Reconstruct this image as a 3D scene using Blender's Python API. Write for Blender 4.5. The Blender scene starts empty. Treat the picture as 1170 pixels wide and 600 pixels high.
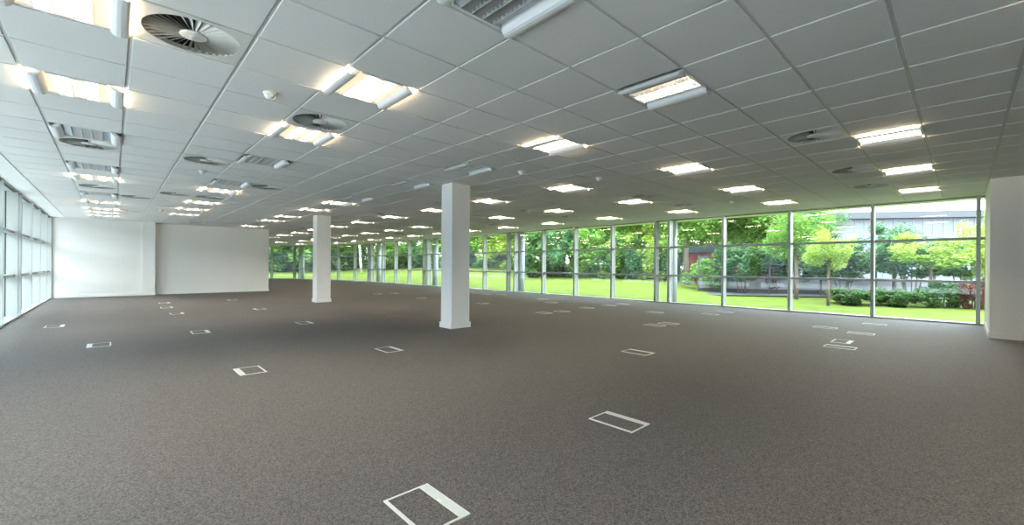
import bpy, bmesh, math, random
from mathutils import Vector, Matrix

T = 0.6                       # ceiling module, metres
H = 2.674                     # ceiling height
EYE = Vector((-2.4823, -1.5092, 1.154))
YAW, ROLL = 0.79653, 0.00663
FWD = Vector((math.cos(YAW), math.sin(YAW), 0))
RGT = Vector((math.sin(YAW), -math.cos(YAW), 0))
scn = bpy.context.scene
COL = scn.collection
rnd = random.Random(7)


def P(i, j):                  # ceiling-module coordinates to metres
    return (i * T, -j * T)


def out(lateral, depth):      # a place outdoors: metres to the side per metre ahead, and metres ahead
    v = EYE + (FWD + RGT * lateral) * depth
    return v.x, v.y


# ------------------------------------------------------------------ materials
def mat(name, color, rough=0.6, metal=0.0, spec=0.5, noise=None, bump=None, emit=None, estr=0.0):
    m = bpy.data.materials.new(name)
    m.use_nodes = True
    nt = m.node_tree
    b = nt.nodes['Principled BSDF']
    b.inputs['Base Color'].default_value = (*color, 1)
    b.inputs['Roughness'].default_value = rough
    b.inputs['Metallic'].default_value = metal
    b.inputs['Specular IOR Level'].default_value = spec
    if emit:
        b.inputs['Emission Color'].default_value = (*emit, 1)
        b.inputs['Emission Strength'].default_value = estr
    tc = nt.nodes.new('ShaderNodeTexCoord')
    if noise:
        scale, amount, c2 = noise
        n = nt.nodes.new('ShaderNodeTexNoise')
        n.inputs['Scale'].default_value = scale
        n.inputs['Detail'].default_value = 4
        nt.links.new(tc.outputs['Object'], n.inputs['Vector'])
        r = nt.nodes.new('ShaderNodeValToRGB')
        r.color_ramp.elements[0].position = 0.5 - amount
        r.color_ramp.elements[1].position = 0.5 + amount
        r.color_ramp.elements[0].color = (*c2, 1)
        r.color_ramp.elements[1].color = (*color, 1)
        nt.links.new(n.outputs['Fac'], r.inputs['Fac'])
        nt.links.new(r.outputs['Color'], b.inputs['Base Color'])
    if bump:
        n2 = nt.nodes.new('ShaderNodeTexNoise')
        n2.inputs['Scale'].default_value = bump[0]
        nt.links.new(tc.outputs['Object'], n2.inputs['Vector'])
        bn = nt.nodes.new('ShaderNodeBump')
        bn.inputs['Strength'].default_value = bump[1]
        bn.inputs['Distance'].default_value = 0.01
        nt.links.new(n2.outputs['Fac'], bn.inputs['Height'])
        nt.links.new(bn.outputs['Normal'], b.inputs['Normal'])
    return m


def carpet_material():
    m = bpy.data.materials.new('carpet')
    m.use_nodes = True
    nt = m.node_tree
    L = nt.links.new
    b = nt.nodes['Principled BSDF']
    b.inputs['Roughness'].default_value = 0.75
    b.inputs['Specular IOR Level'].default_value = 0.35
    tc = nt.nodes.new('ShaderNodeTexCoord')
    n = nt.nodes.new('ShaderNodeTexVoronoi')
    n.inputs['Scale'].default_value = 165
    L(tc.outputs['Object'], n.inputs['Vector'])
    sp = nt.nodes.new('ShaderNodeSeparateColor')
    L(n.outputs['Color'], sp.inputs['Color'])
    r = nt.nodes.new('ShaderNodeValToRGB')
    e = r.color_ramp.elements
    e[0].position, e[1].position = 0.0, 1.0
    e[0].color = (0.030, 0.0282, 0.0272, 1)
    e[1].color = (0.124, 0.1155, 0.111, 1)
    L(sp.outputs['Red'], r.inputs['Fac'])
    n3 = nt.nodes.new('ShaderNodeTexNoise')       # faint wear patches
    n3.inputs['Scale'].default_value = 0.7
    L(tc.outputs['Object'], n3.inputs['Vector'])
    mr = nt.nodes.new('ShaderNodeMapRange')
    mr.inputs['To Min'].default_value = 0.9
    mr.inputs['To Max'].default_value = 1.1
    L(n3.outputs['Fac'], mr.inputs['Value'])
    mx = nt.nodes.new('ShaderNodeVectorMath')
    mx.operation = 'SCALE'
    L(r.outputs['Color'], mx.inputs[0])
    L(mr.outputs['Result'], mx.inputs['Scale'])
    L(mx.outputs['Vector'], b.inputs['Base Color'])
    bn = nt.nodes.new('ShaderNodeBump')
    bn.inputs['Strength'].default_value = 0.12
    bn.inputs['Distance'].default_value = 0.002
    L(n.outputs['Distance'], bn.inputs['Height'])
    L(bn.outputs['Normal'], b.inputs['Normal'])
    return m


def tile_material():
    m = bpy.data.materials.new('ceiling_tile')
    m.use_nodes = True
    nt = m.node_tree
    L = nt.links.new
    b = nt.nodes['Principled BSDF']
    b.inputs['Roughness'].default_value = 0.9
    b.inputs['Specular IOR Level'].default_value = 0.15
    tc = nt.nodes.new('ShaderNodeTexCoord')
    sc = nt.nodes.new('ShaderNodeVectorMath')
    sc.operation = 'SCALE'
    sc.inputs['Scale'].default_value = 1 / T
    L(tc.outputs['Object'], sc.inputs[0])
    fl = nt.nodes.new('ShaderNodeVectorMath')
    fl.operation = 'FLOOR'
    L(sc.outputs['Vector'], fl.inputs[0])
    wn = nt.nodes.new('ShaderNodeTexWhiteNoise')
    wn.noise_dimensions = '2D'
    L(fl.outputs['Vector'], wn.inputs['Vector'])
    mr = nt.nodes.new('ShaderNodeMapRange')
    mr.inputs['To Min'].default_value = 0.95
    mr.inputs['To Max'].default_value = 1.0
    L(wn.outputs['Value'], mr.inputs['Value'])
    n = nt.nodes.new('ShaderNodeTexNoise')
    n.inputs['Scale'].default_value = 60
    n.inputs['Detail'].default_value = 3
    L(tc.outputs['Object'], n.inputs['Vector'])
    mr2 = nt.nodes.new('ShaderNodeMapRange')
    mr2.inputs['To Min'].default_value = 0.96
    mr2.inputs['To Max'].default_value = 1.02
    L(n.outputs['Fac'], mr2.inputs['Value'])
    mm = nt.nodes.new('ShaderNodeMath')
    mm.operation = 'MULTIPLY'
    L(mr.outputs['Result'], mm.inputs[0])
    L(mr2.outputs['Result'], mm.inputs[1])
    c = nt.nodes.new('ShaderNodeVectorMath')
    c.operation = 'SCALE'
    c.inputs[0].default_value = (0.80, 0.795, 0.775)
    L(mm.outputs['Value'], c.inputs['Scale'])
    L(c.outputs['Vector'], b.inputs['Base Color'])
    return m


def glass_material():
    m = bpy.data.materials.new('window_glass')
    m.use_nodes = True
    nt = m.node_tree
    nt.nodes.clear()
    L = nt.links.new
    o = nt.nodes.new('ShaderNodeOutputMaterial')
    tr = nt.nodes.new('ShaderNodeBsdfTransparent')
    tr.inputs['Color'].default_value = (0.90, 0.955, 0.93, 1)
    gl = nt.nodes.new('ShaderNodeBsdfGlossy')
    gl.inputs['Roughness'].default_value = 0.02
    gl.inputs['Color'].default_value = (0.9, 1.0, 0.98, 1)
    ge = nt.nodes.new('ShaderNodeNewGeometry')
    dt = nt.nodes.new('ShaderNodeVectorMath')
    dt.operation = 'DOT_PRODUCT'
    L(ge.outputs['Normal'], dt.inputs[0])
    L(ge.outputs['Incoming'], dt.inputs[1])

    def mth(op, a, bv=None):
        q = nt.nodes.new('ShaderNodeMath')
        q.operation = op
        q.use_clamp = op == 'MULTIPLY_ADD'
        L(a, q.inputs[0])
        if bv is not None:
            q.inputs[1].default_value = bv
        return q
    ab = mth('ABSOLUTE', dt.outputs['Value'])
    inv = mth('MULTIPLY_ADD', ab.outputs[0], -1.0)
    inv.inputs[2].default_value = 1.0
    pw = mth('POWER', inv.outputs[0], 5.0)
    ml = mth('MULTIPLY_ADD', pw.outputs[0], 0.92)
    ml.inputs[2].default_value = 0.06
    mx = nt.nodes.new('ShaderNodeMixShader')
    L(ml.outputs[0], mx.inputs[0])
    L(tr.outputs[0], mx.inputs[1])
    L(gl.outputs[0], mx.inputs[2])
    L(mx.outputs[0], o.inputs[0])
    return m


def leaf_material(name, c1, c2):
    m = bpy.data.materials.new(name)
    m.use_nodes = True
    nt = m.node_tree
    L = nt.links.new
    b = nt.nodes['Principled BSDF']
    b.inputs['Roughness'].default_value = 0.55
    b.inputs['Specular IOR Level'].default_value = 0.3
    g = nt.nodes.new('ShaderNodeNewGeometry')
    r = nt.nodes.new('ShaderNodeValToRGB')
    r.color_ramp.elements[0].color = (*c1, 1)
    r.color_ramp.elements[1].color = (*c2, 1)
    L(g.outputs['Random Per Island'], r.inputs['Fac'])
    L(r.outputs['Color'], b.inputs['Base Color'])
    tl = nt.nodes.new('ShaderNodeBsdfTranslucent')
    L(r.outputs['Color'], tl.inputs['Color'])
    mx = nt.nodes.new('ShaderNodeMixShader')
    mx.inputs[0].default_value = 0.4
    L(b.outputs[0], mx.inputs[1])
    L(tl.outputs[0], mx.inputs[2])
    L(mx.outputs[0], nt.nodes['Material Output'].inputs[0])
    return m


WARM = (1.0, 0.77, 0.50)
LAMP = (1.0, 0.87, 0.70)
M = dict(
    carpet=carpet_material(), tile=tile_material(), glass=glass_material(),
    grid=mat('ceiling_grid', (0.64, 0.64, 0.61), 0.5),
    plaster=mat('ceiling_plasterboard', (0.84, 0.84, 0.82), 0.9, spec=0.2),
    wall=mat('white_wall_paint', (0.83, 0.825, 0.80), 0.7, spec=0.25, noise=(1.5, 0.4, (0.80, 0.795, 0.77))),
    skirt=mat('white_gloss_paint', (0.82, 0.82, 0.80), 0.35),
    alu=mat('grey_window_frame', (0.39, 0.415, 0.405), 0.4, metal=0.1),
    seal=mat('black_gasket', (0.02, 0.02, 0.02), 0.6),
    post=mat('painted_steel_column', (0.44, 0.475, 0.53), 0.4),
    white=mat('white_enamel', (0.80, 0.81, 0.82), 0.35),
    plate=mat('diffuser_plate', (0.72, 0.71, 0.67), 0.5),
    vane=mat('diffuser_vane', (0.62, 0.61, 0.57), 0.5),
    dark=mat('dark_duct', (0.015, 0.015, 0.014), 0.8),
    trough=mat('white_reflector', (0.78, 0.76, 0.70), 0.4),
    louvre=mat('bright_louvre', (0.78, 0.78, 0.77), 0.3, metal=0.5),
    tube_on=mat('lit_tube', (1, 1, 1), 0.5, emit=LAMP, estr=150.0),
    tube_dim=mat('faint_lit_tube', (1, 1, 1), 0.5, emit=LAMP, estr=7.0),
    spill_on=mat('added_spill_glow', (1, 1, 1), 0.5, emit=WARM, estr=22.0),  # emitter added inside the wing to light the gap above it
    strip_on=mat('lit_side_diffuser', (0.9, 0.8, 0.65), 0.5, emit=(1.0, 0.72, 0.47), estr=0.30),  # warm tone and glow stand in for tube light on the strip
    tube_off=mat('unlit_tube', (0.75, 0.75, 0.73), 0.3),
    strip_off=mat('unlit_side_diffuser', (0.62, 0.68, 0.74), 0.4),  # bluish sky reflection put into the base colour
    plastic=mat('white_plastic', (0.85, 0.85, 0.83), 0.35),
    boxrim=mat('floor_box_rim', (0.56, 0.56, 0.55), 0.4),
    boxflap=mat('floor_box_flap', (0.50, 0.53, 0.52), 0.4),
    grass=mat('lawn_grass', (0.112, 0.145, 0.022), 0.9, spec=0.1, noise=(1.6, 0.2, (0.068, 0.100, 0.014)), bump=(60, 0.6)),
    soil=mat('plant_bed_soil', (0.10, 0.085, 0.06), 0.95, noise=(8, 0.3, (0.05, 0.045, 0.03))),
    pave=mat('pale_concrete_paving', (0.50, 0.50, 0.485), 0.8, noise=(3, 0.3, (0.42, 0.42, 0.41))),
    tarmac=mat('tarmac', (0.07, 0.07, 0.075), 0.9, noise=(20, 0.3, (0.05, 0.05, 0.055))),
    render=mat('lilac_grey_render', (0.25, 0.245, 0.275), 0.8, noise=(2, 0.3, (0.20, 0.195, 0.225))),
    post_black=mat('black_fence_paint', (0.03, 0.03, 0.035), 0.5),
    cladding=mat('pale_metal_cladding', (0.125, 0.14, 0.17), 0.5),
    roofgrey=mat('grey_roof_edge', (0.05, 0.058, 0.07), 0.5),
    blueglass=mat('dark_blue_glazing', (0.10, 0.16, 0.20), 0.15),
    brick=mat('red_brick', (0.22, 0.055, 0.03), 0.85, noise=(12, 0.3, (0.15, 0.035, 0.02))),
    bark=mat('brown_bark', (0.16, 0.12, 0.09), 0.9, noise=(15, 0.3, (0.08, 0.06, 0.045))),
    birch=mat('white_birch_bark', (0.75, 0.73, 0.68), 0.7, noise=(6, 0.12, (0.25, 0.23, 0.2))),
    leaf_mid=leaf_material('mid_green_leaf', (0.0625, 0.15, 0.0225), (0.2125, 0.375, 0.0625)),
    leaf_dark=leaf_material('dark_green_leaf', (0.0275, 0.075, 0.02), (0.1063, 0.2125, 0.05)),
    leaf_lime=leaf_material('lime_green_leaf', (0.1625, 0.275, 0.0312), (0.4125, 0.525, 0.0875)),
    leaf_blue=leaf_material('blue_green_leaf', (0.0438, 0.1125, 0.0438), (0.1375, 0.275, 0.1125)),
    leaf_red=leaf_material('russet_leaf', (0.09, 0.03, 0.02), (0.24, 0.11, 0.07)),
)


# ------------------------------------------------------------------ mesh helpers
class MB:
    def __init__(s):
        s.v, s.f, s.m, s.smooth = [], [], [], []

    def face(s, pts, mi=0, smooth=False):
        n = len(s.v)
        s.v += [tuple(p) for p in pts]
        s.f.append(tuple(range(n, n + len(pts))))
        s.m.append(mi)
        s.smooth.append(smooth)

    def box(s, x0, x1, y0, y1, z0, z1, mi=0, rot=0.0, about=(0, 0)):
        c, sn = math.cos(rot), math.sin(rot)
        n = len(s.v)
        for z in (z0, z1):
            for x, y in ((x0, y0), (x1, y0), (x1, y1), (x0, y1)):
                s.v.append((about[0] + x * c - y * sn, about[1] + x * sn + y * c, z))
        for q in ((3, 2, 1, 0), (4, 5, 6, 7), (0, 1, 5, 4), (1, 2, 6, 5), (2, 3, 7, 6), (3, 0, 4, 7)):
            s.f.append(tuple(n + k for k in q))
            s.m.append(mi)
            s.smooth.append(False)

    def prism(s, prof, a, b, axis='y', mi=0, smooth=False):
        """profile of (p, z) pairs swept between a and b along the axis"""
        n = len(s.v)
        k = len(prof)
        for t in (a, b):
            for p, z in prof:
                s.v.append((p, t, z) if axis == 'y' else (t, p, z))
        for q in range(k):
            r = (q + 1) % k
            s.f.append((n + q, n + r, n + k + r, n + k + q))
            s.m.append(mi)
            s.smooth.append(smooth)
        s.f.append(tuple(n + q for q in reversed(range(k))))
        s.f.append(tuple(n + k + q for q in range(k)))
        s.m += [mi, mi]
        s.smooth += [False, False]

    def lathe(s, prof, seg=24, cx=0, cy=0, mi=0, smooth=True, cap0=True, cap1=True):
        n = len(s.v)
        for r, z in prof:
            for k in range(seg):
                a = 2 * math.pi * k / seg
                s.v.append((cx + r * math.cos(a), cy + r * math.sin(a), z))
        for q in range(len(prof) - 1):
            for k in range(seg):
                k2 = (k + 1) % seg
                s.f.append((n + q * seg + k, n + q * seg + k2, n + (q + 1) * seg + k2, n + (q + 1) * seg + k))
                s.m.append(mi)
                s.smooth.append(smooth)
        if cap0:
            s.f.append(tuple(n + k for k in reversed(range(seg))))
            s.m.append(mi); s.smooth.append(False)
        if cap1:
            s.f.append(tuple(n + (len(prof) - 1) * seg + k for k in range(seg)))
            s.m.append(mi); s.smooth.append(False)

    def tube(s, pts, radii, seg=8, mi=0):
        n = len(s.v)
        for q, p in enumerate(pts):
            p = Vector(p)
            d = (Vector(pts[min(q + 1, len(pts) - 1)]) - Vector(pts[max(q - 1, 0)])).normalized()
            u = d.orthogonal().normalized() if abs(d.z) < 0.9 else Vector((1, 0, 0))
            w = d.cross(u).normalized()
            u = w.cross(d)
            for k in range(seg):
                a = 2 * math.pi * k / seg
                s.v.append(tuple(p + (u * math.cos(a) + w * math.sin(a)) * radii[q]))
        for q in range(len(pts) - 1):
            for k in range(seg):
                k2 = (k + 1) % seg
                s.f.append((n + q * seg + k, n + q * seg + k2, n + (q + 1) * seg + k2, n + (q + 1) * seg + k))
                s.m.append(mi)
                s.smooth.append(True)
        for ring, rev in ((0, True), (len(pts) - 1, False)):
            idx = [n + ring * seg + k for k in range(seg)]
            s.f.append(tuple(reversed(idx)) if rev else tuple(idx))
            s.m.append(mi); s.smooth.append(False)

    def data(s, name, mats, weld=False):
        me = bpy.data.meshes.new(name)
        me.from_pydata(s.v, [], s.f)
        for m in mats:
            me.materials.append(m)
        me.polygons.foreach_set('material_index', s.m)
        me.polygons.foreach_set('use_smooth', s.smooth)
        if weld:
            bm = bmesh.new()
            bm.from_mesh(me)
            bmesh.ops.remove_doubles(bm, verts=bm.verts, dist=1e-5)
            bm.to_mesh(me)
            bm.free()
        me.update()
        return me

    def build(s, name, mats, parent=None, loc=None, rotz=0.0):
        if not isinstance(mats, (list, tuple)):
            mats = [mats]
        o = bpy.data.objects.new(name, s.data(name, mats))
        COL.objects.link(o)
        if parent is not None:
            o.parent = parent
        if loc is not None:
            o.location = loc
        o.rotation_euler.z = rotz
        return o


def tag(o, label=None, cat=None, group=None, kind=None):
    if label:
        o['label'] = label
    if cat:
        o['category'] = cat
    if group:
        o['group'] = group
    if kind:
        o['kind'] = kind
    return o


def empty(name, loc=(0, 0, 0), rotz=0.0):
    o = bpy.data.objects.new(name, None)
    COL.objects.link(o)
    o.location = loc
    o.rotation_euler.z = rotz
    o.empty_display_size = 0.2
    return o


def copy_tree(o, parent=None):
    c = o.copy()
    COL.objects.link(c)
    c.parent = parent
    for ch in [x for x in bpy.data.objects if x.parent == o]:
        copy_tree(ch, c)
    return c


# ------------------------------------------------------------------ plan of the room
ARC_C, ARC_R = (17.05 - 33.8, -44.0), 33.8


def arc(t, extra=0.0):
    return ARC_C[0] + (ARC_R + extra) * math.cos(t), ARC_C[1] - (ARC_R + extra) * math.sin(t)


ARC_END = 0.80
YR, YL = 9.0, -32.35
floor_outline = [P(-6.8, 9.3), P(17.3, 9.3), P(17.3, -44)] + [P(*arc(ARC_END * k / 14, 0.25)) for k in range(1, 15)]
last = arc(ARC_END, 0.25)
floor_outline += [P(-6.8, last[1])]

b = MB()
n = len(floor_outline)
b.face([(x, y, 0.0) for x, y in floor_outline])
b.face([(x, y, -0.25) for x, y in reversed(floor_outline)])
for k in range(n):
    (x0, y0), (x1, y1) = floor_outline[k], floor_outline[(k + 1) % n]
    b.face([(x0, y0, -0.25), (x1, y1, -0.25), (x1, y1, 0), (x0, y0, 0)])
tag(b.build('floor', M['carpet']), kind='structure')

# roof slab that overhangs as a soffit
roof_outline = [P(-8.5, 10), P(18.9, 10), P(18.9, -44)] + [P(*arc(ARC_END * k / 14, 1.85)) for k in range(1, 15)]
roof_outline += [P(-8.5, arc(ARC_END, 1.85)[1])]
b = MB()
n = len(roof_outline)
for z, rev in ((2.90, True), (3.35, False)):
    pts = [(x, y, z) for x, y in roof_outline]
    b.face(list(reversed(pts)) if rev else pts)
for k in range(n):
    (x0, y0), (x1, y1) = roof_outline[k], roof_outline[(k + 1) % n]
    b.face([(x0, y0, 2.90), (x1, y1, 2.90), (x1, y1, 3.35), (x0, y0, 3.35)])
# soffit boards at ceiling level along the window side
ins = [P(17.42, 9.3), P(17.42, -44)] + [P(*arc(ARC_END * k / 14, 0.37)) for k in range(1, 15)]
ous = [P(18.9, 9.3), P(18.9, -44)] + [P(*arc(ARC_END * k / 14, 1.85)) for k in range(1, 15)]
for k in range(len(ins) - 1):
    q = [(*ins[k], 2.70), (*ous[k], 2.70), (*ous[k + 1], 2.70), (*ins[k + 1], 2.70)]
    b.face(q)
    b.face([(*ous[k], 2.70), (*ous[k], 2.91), (*ous[k + 1], 2.91), (*ous[k + 1], 2.70)])
tag(b.build('roof', M['plaster']), kind='structure')

# ------------------------------------------------------------------ ceiling fittings: which module holds what
LIT, OFF, HALF = 1, 0, 2
lights = {}
for j, s in ((3, OFF), (0, LIT), (-4, LIT), (-7, LIT), (-10, OFF), (-14, OFF), (-16, LIT), (-20, OFF), (-23, LIT), (-26, LIT), (-28, LIT), (-30, LIT)):  # first lit one is out of view, added to light the room
    lights[(-5, j)] = s
for j, s in ((3, LIT), (-1, OFF), (-4, LIT), (-7, LIT), (-10, OFF), (-14, OFF), (-16, LIT), (-20, LIT), (-23, LIT), (-26, LIT)):  # first lit one is unseen, put in overhead for extra light
    lights[(-2, j)] = s
lights[(1, 3)] = LIT
lights[(1, -1)] = HALF
lights[(-1, -31)] = OFF
for j, s in ((-4, LIT), (-7, OFF), (-10, OFF), (-14, OFF), (-16, LIT), (-19, LIT), (-23, LIT), (-26, LIT), (-31, LIT)):
    lights[(2, j)] = s
for j in (5, 1, -3, -7, -11, -15, -19, -23, -27, -31, -35, -39, -43, -47):
    lights[(6, j)] = LIT
    lights[(10, j)] = LIT
for j in (1, -3, -7, -11, -15, -19, -23, -27, -31, -35, -39, -43, -48):
    lights[(14, j)] = LIT
lights[(12, -55)] = LIT
lights[(9, -52)] = LIT
diffusers = [(-4, -4), (-2, -6), (-5, -11), (-3, -11), (-1, -14), (-5, -18), (-3, -18), (-2, -18), (-4, -20), (-4, -26),
             (5, 0), (9, 0), (12, 0), (9, -6), (12, -6), (5, -12), (9, -12), (12, -12), (5, -18), (9, -18), (12, -18),
             (5, -24), (9, -24), (12, -24), (5, -30), (12, -30)]
special = set(lights) | set(diffusers)


def inside(i, j):             # is this ceiling module inside the room outline
    if not (-6 <= i <= 16 and -68 <= j <= 8):
        return False
    if j < -45:
        for di, dj in ((0, 0), (1, 0), (0, 1), (1, 1)):
            if math.hypot(i + di - ARC_C[0], (j + dj) - ARC_C[1]) > ARC_R + 0.4:
                return False
    return True


g, drop = 0.0125, 0.009
b = MB()
for i in range(-6, 17):
    for j in range(-68, 9):
        if not inside(i, j):
            continue
        x0, y1 = P(i, j)
        x1, y0 = P(i + 1, j + 1)
        zb = H + drop
        if (i, j) in special:
            b.face([(x0, y0, zb), (x0, y0 + g, zb), (x1, y0 + g, zb), (x1, y0, zb)], 1)
            b.face([(x0, y1 - g, zb), (x0, y1, zb), (x1, y1, zb), (x1, y1 - g, zb)], 1)
            b.face([(x0, y0 + g, zb), (x0, y1 - g, zb), (x0 + g, y1 - g, zb), (x0 + g, y0 + g, zb)], 1)
            b.face([(x1 - g, y0 + g, zb), (x1 - g, y1 - g, zb), (x1, y1 - g, zb), (x1, y0 + g, zb)], 1)
            continue
        b.face([(x0, y0, zb), (x0, y1, zb), (x1, y1, zb), (x1, y0, zb)], 1)
        a0, a1, c0, c1 = x0 + g, x1 - g, y0 + g, y1 - g
        e = 0.0015
        b.face([(a0 + e, c0 + e, H), (a0 + e, c1 - e, H), (a1 - e, c1 - e, H), (a1 - e, c0 + e, H)], 0)
        b.face([(a0, c0, zb), (a0, c0, H + e), (a0, c1, H + e), (a0, c1, zb)], 0)
        b.face([(a1, c0, H + e), (a1, c0, zb), (a1, c1, zb), (a1, c1, H + e)], 0)
        b.face([(a0, c0, zb), (a1, c0, zb), (a1, c0, H + e), (a0, c0, H + e)], 0)
        b.face([(a0, c1, H + e), (a1, c1, H + e), (a1, c1, zb), (a0, c1, zb)], 0)
        b.face([(a0, c0, H + e), (a0 + e, c0 + e, H), (a0 + e, c1 - e, H), (a0, c1, H + e)], 0)
        b.face([(a1 - e, c0 + e, H), (a1, c0, H + e), (a1, c1, H + e), (a1 - e, c1 - e, H)], 0)
        b.face([(a0, c0, H + e), (a1, c0, H + e), (a1 - e, c0 + e, H), (a0 + e, c0 + e, H)], 0)
        b.face([(a0 + e, c1 - e, H), (a1 - e, c1 - e, H), (a1, c1, H + e), (a0, c1, H + e)], 0)
# plasterboard margins along the glass
x0, y0 = P(-6.75, 9)
x1, y1 = P(-6, -68)
b.box(x0, x1 - 0.004, y0, y1, H - 0.004, H + 0.03, 2)
x0, y0 = P(17, 9)
x1, y1 = P(17.3, -44)
b.box(x0, x1, y0, y1, H - 0.002, H + 0.03, 2)
for k in range(14):
    t0, t1 = ARC_END * k / 14, ARC_END * (k + 1) / 14
    a, c = arc(t0, -1.3), arc(t0, 0.3)
    d, f = arc(t1, 0.3), arc(t1, -1.3)
    b.face([(*P(*q), H + 0.012) for q in (a, c, d, f)], 2)
tag(b.build('ceiling', [M['tile'], M['grid'], M['plaster']]), kind='structure')

# ------------------------------------------------------------------ walls
def wall_block(name, i0, i1, j0, j1, z1=2.90, z0=0.0):
    (xa, ya), (xb, yb) = P(i0, j0), P(i1, j1)
    b = MB()
    b.box(min(xa, xb), max(xa, xb), min(ya, yb), max(ya, yb), z0, z1)
    return tag(b.build(name, M['wall']), kind='structure')


wall_block('wall_right', 13.41, 17.30, 3.03, 9.0)
wall_block('wall_rear', -6.9, 17.4, 9.0, 9.3)
b = MB()                       # far white wall: one section proud with a pier, one set back, one end
for i0, i1, j0, j1 in ((-6.9, -2.84, -33.2, -32.28), (-2.84, -2.26, -33.2, -32.22), (-2.26, 3.96, -33.2, -32.72)):
    (xa, ya), (xb, yb) = P(i0, j0), P(i1, j1)
    b.box(xa, xb, ya, yb, 0, 2.90) if ya < yb else b.box(xa, xb, yb, ya, 0, 2.90)
tag(b.build('wall_far', M['wall']), kind='structure')
wall_block('wall_back', -6.9, 8.2, arc(ARC_END)[1] - 0.6, arc(ARC_END)[1])


def skirting(name, runs, h=0.10, t=0.016):
    """runs of (i0, j0, i1, j1, side) where side is the outward direction in metres axes"""
    b = MB()
    for i0, j0, i1, j1, (nx, ny) in runs:
        (xa, ya), (xb, yb) = P(i0, j0), P(i1, j1)
        x0, x1 = min(xa, xb), max(xa, xb)
        y0, y1 = min(ya, yb), max(ya, yb)
        if nx:
            x0, x1 = (x0, x0 + t) if nx > 0 else (x0 - t, x0)
            prof = [(x0, 0), (x1, 0), (x1, h - 0.01), (x1 - 0.006 if nx > 0 else x1, h), (x0 if nx > 0 else x0 + 0.006, h), (x0, h - 0.01)]
            b.prism(prof, y0, y1, 'y')
        else:
            y0, y1 = (y0, y0 + t) if ny > 0 else (y0 - t, y0)
            prof = [(y0, 0), (y1, 0), (y1, h - 0.01), (y1 - 0.006 if ny > 0 else y1, h), (y0 if ny > 0 else y0 + 0.006, h), (y0, h - 0.01)]
            b.prism(prof, x0, x1, 'x')
    return tag(b.build(name, M['skirt']), kind='structure')


skirting('baseboard_right', [(13.41, 3.03, 13.41, 9.0, (-1, 0)), (13.384, 3.03, 17.0, 3.03, (0, 1))])
skirting('baseboard_far', [(-6.4, -32.28, -2.84, -32.28, (0, -1)), (-2.84, -32.22, -2.235, -32.22, (0, -1)), (-2.26, -32.2, -2.26, -32.72, (1, 0)),
                           (-2.26, -32.72, 3.985, -32.72, (0, -1)), (3.96, -32.70, 3.96, -33.2, (1, 0))])

# ------------------------------------------------------------------ glazed walls
TR = (0.885, 1.79)             # transom heights
MW, MD = 0.065, 0.16           # mullion width and depth


def mullion(b, x, y, rot):     # local x points outdoors
    b.box(0, MD, -MW / 2, MW / 2, 0.0, 2.72, 0, rot, (x, y))
    b.box(MD, MD + 0.02, -MW / 2 + 0.012, MW / 2 - 0.012, 0.0, 2.9, 1, rot, (x, y))
    b.box(MD + 0.02, MD + 0.06, -MW / 2, MW / 2, -0.1, 2.9, 0, rot, (x, y))


win_no = [0]


def window(p0, p1, rot0, rot1, first=False):
    """one bay from mullion p0 to mullion p1 (metres); the bay owns the mullion at p1"""
    win_no[0] += 1
    root = empty('window_%d' % win_no[0], (0, 0, 0))
    tag(root, kind='structure')
    p0, p1 = Vector(p0), Vector(p1)
    d = p1 - p0
    Lh = d.length
    rot = (rot0 + rot1) / 2
    a = math.atan2(d.y, d.x)
    # local frame: x along the bay, y outdoors or indoors by sign
    o = Vector((math.cos(rot), math.sin(rot)))
    sgn = 1 if (Vector((-math.sin(a), math.cos(a))).dot(o)) > 0 else -1
    ab = (p0.x, p0.y)

    def bx(b, x0, x1, y0, y1, z0, z1, mi=0):
        ya, yb = sorted((sgn * y0, sgn * y1))
        b.box(x0, x1, ya, yb, z0, z1, mi, a, ab)
    b = MB()
    mullion(b, p1.x, p1.y, rot1)
    if first:
        mullion(b, p0.x, p0.y, rot0)
    b.build('window_mullion', [M['alu'], M['seal']], root)
    e0, e1 = MW / 2 - 0.004, Lh - MW / 2 + 0.004
    for z in TR:
        b = MB()
        bx(b, e0, e1, 0.05, MD, z - 0.026, z + 0.026)
        bx(b, e0, e1, MD + 0.02, MD + 0.05, z - 0.026, z + 0.026)
        b.build('window_transom', M['alu'], root)
    b = MB()
    bx(b, e0, e1, -0.01, MD + 0.05, 0.0, 0.035)
    b.build('window_sill', M['alu'], root)
    b = MB()
    bx(b, e0, e1, 0.02, MD + 0.05, H - 0.03, H + 0.24)
    bx(b, e0, e1, 0.03, 0.07, H - 0.042, H - 0.03, 1)
    b.build('window_head', [M['alu'], M['seal']], root)
    zs = (0.035, TR[0] - 0.026, TR[0] + 0.026, TR[1] - 0.026, TR[1] + 0.026, H - 0.03)
    for k in range(3):
        b = MB()
        yy = sgn * (MD + 0.01)
        c, s = math.cos(a), math.sin(a)
        pts = []
        for x, z in ((e0, zs[2 * k]), (e1, zs[2 * k]), (e1, zs[2 * k + 1]), (e0, zs[2 * k + 1])):
            pts.append((ab[0] + x * c - yy * s, ab[1] + x * s + yy * c, z))
        b.face(pts)
        b.build('window_pane', M['glass'], root)
    return root


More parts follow.
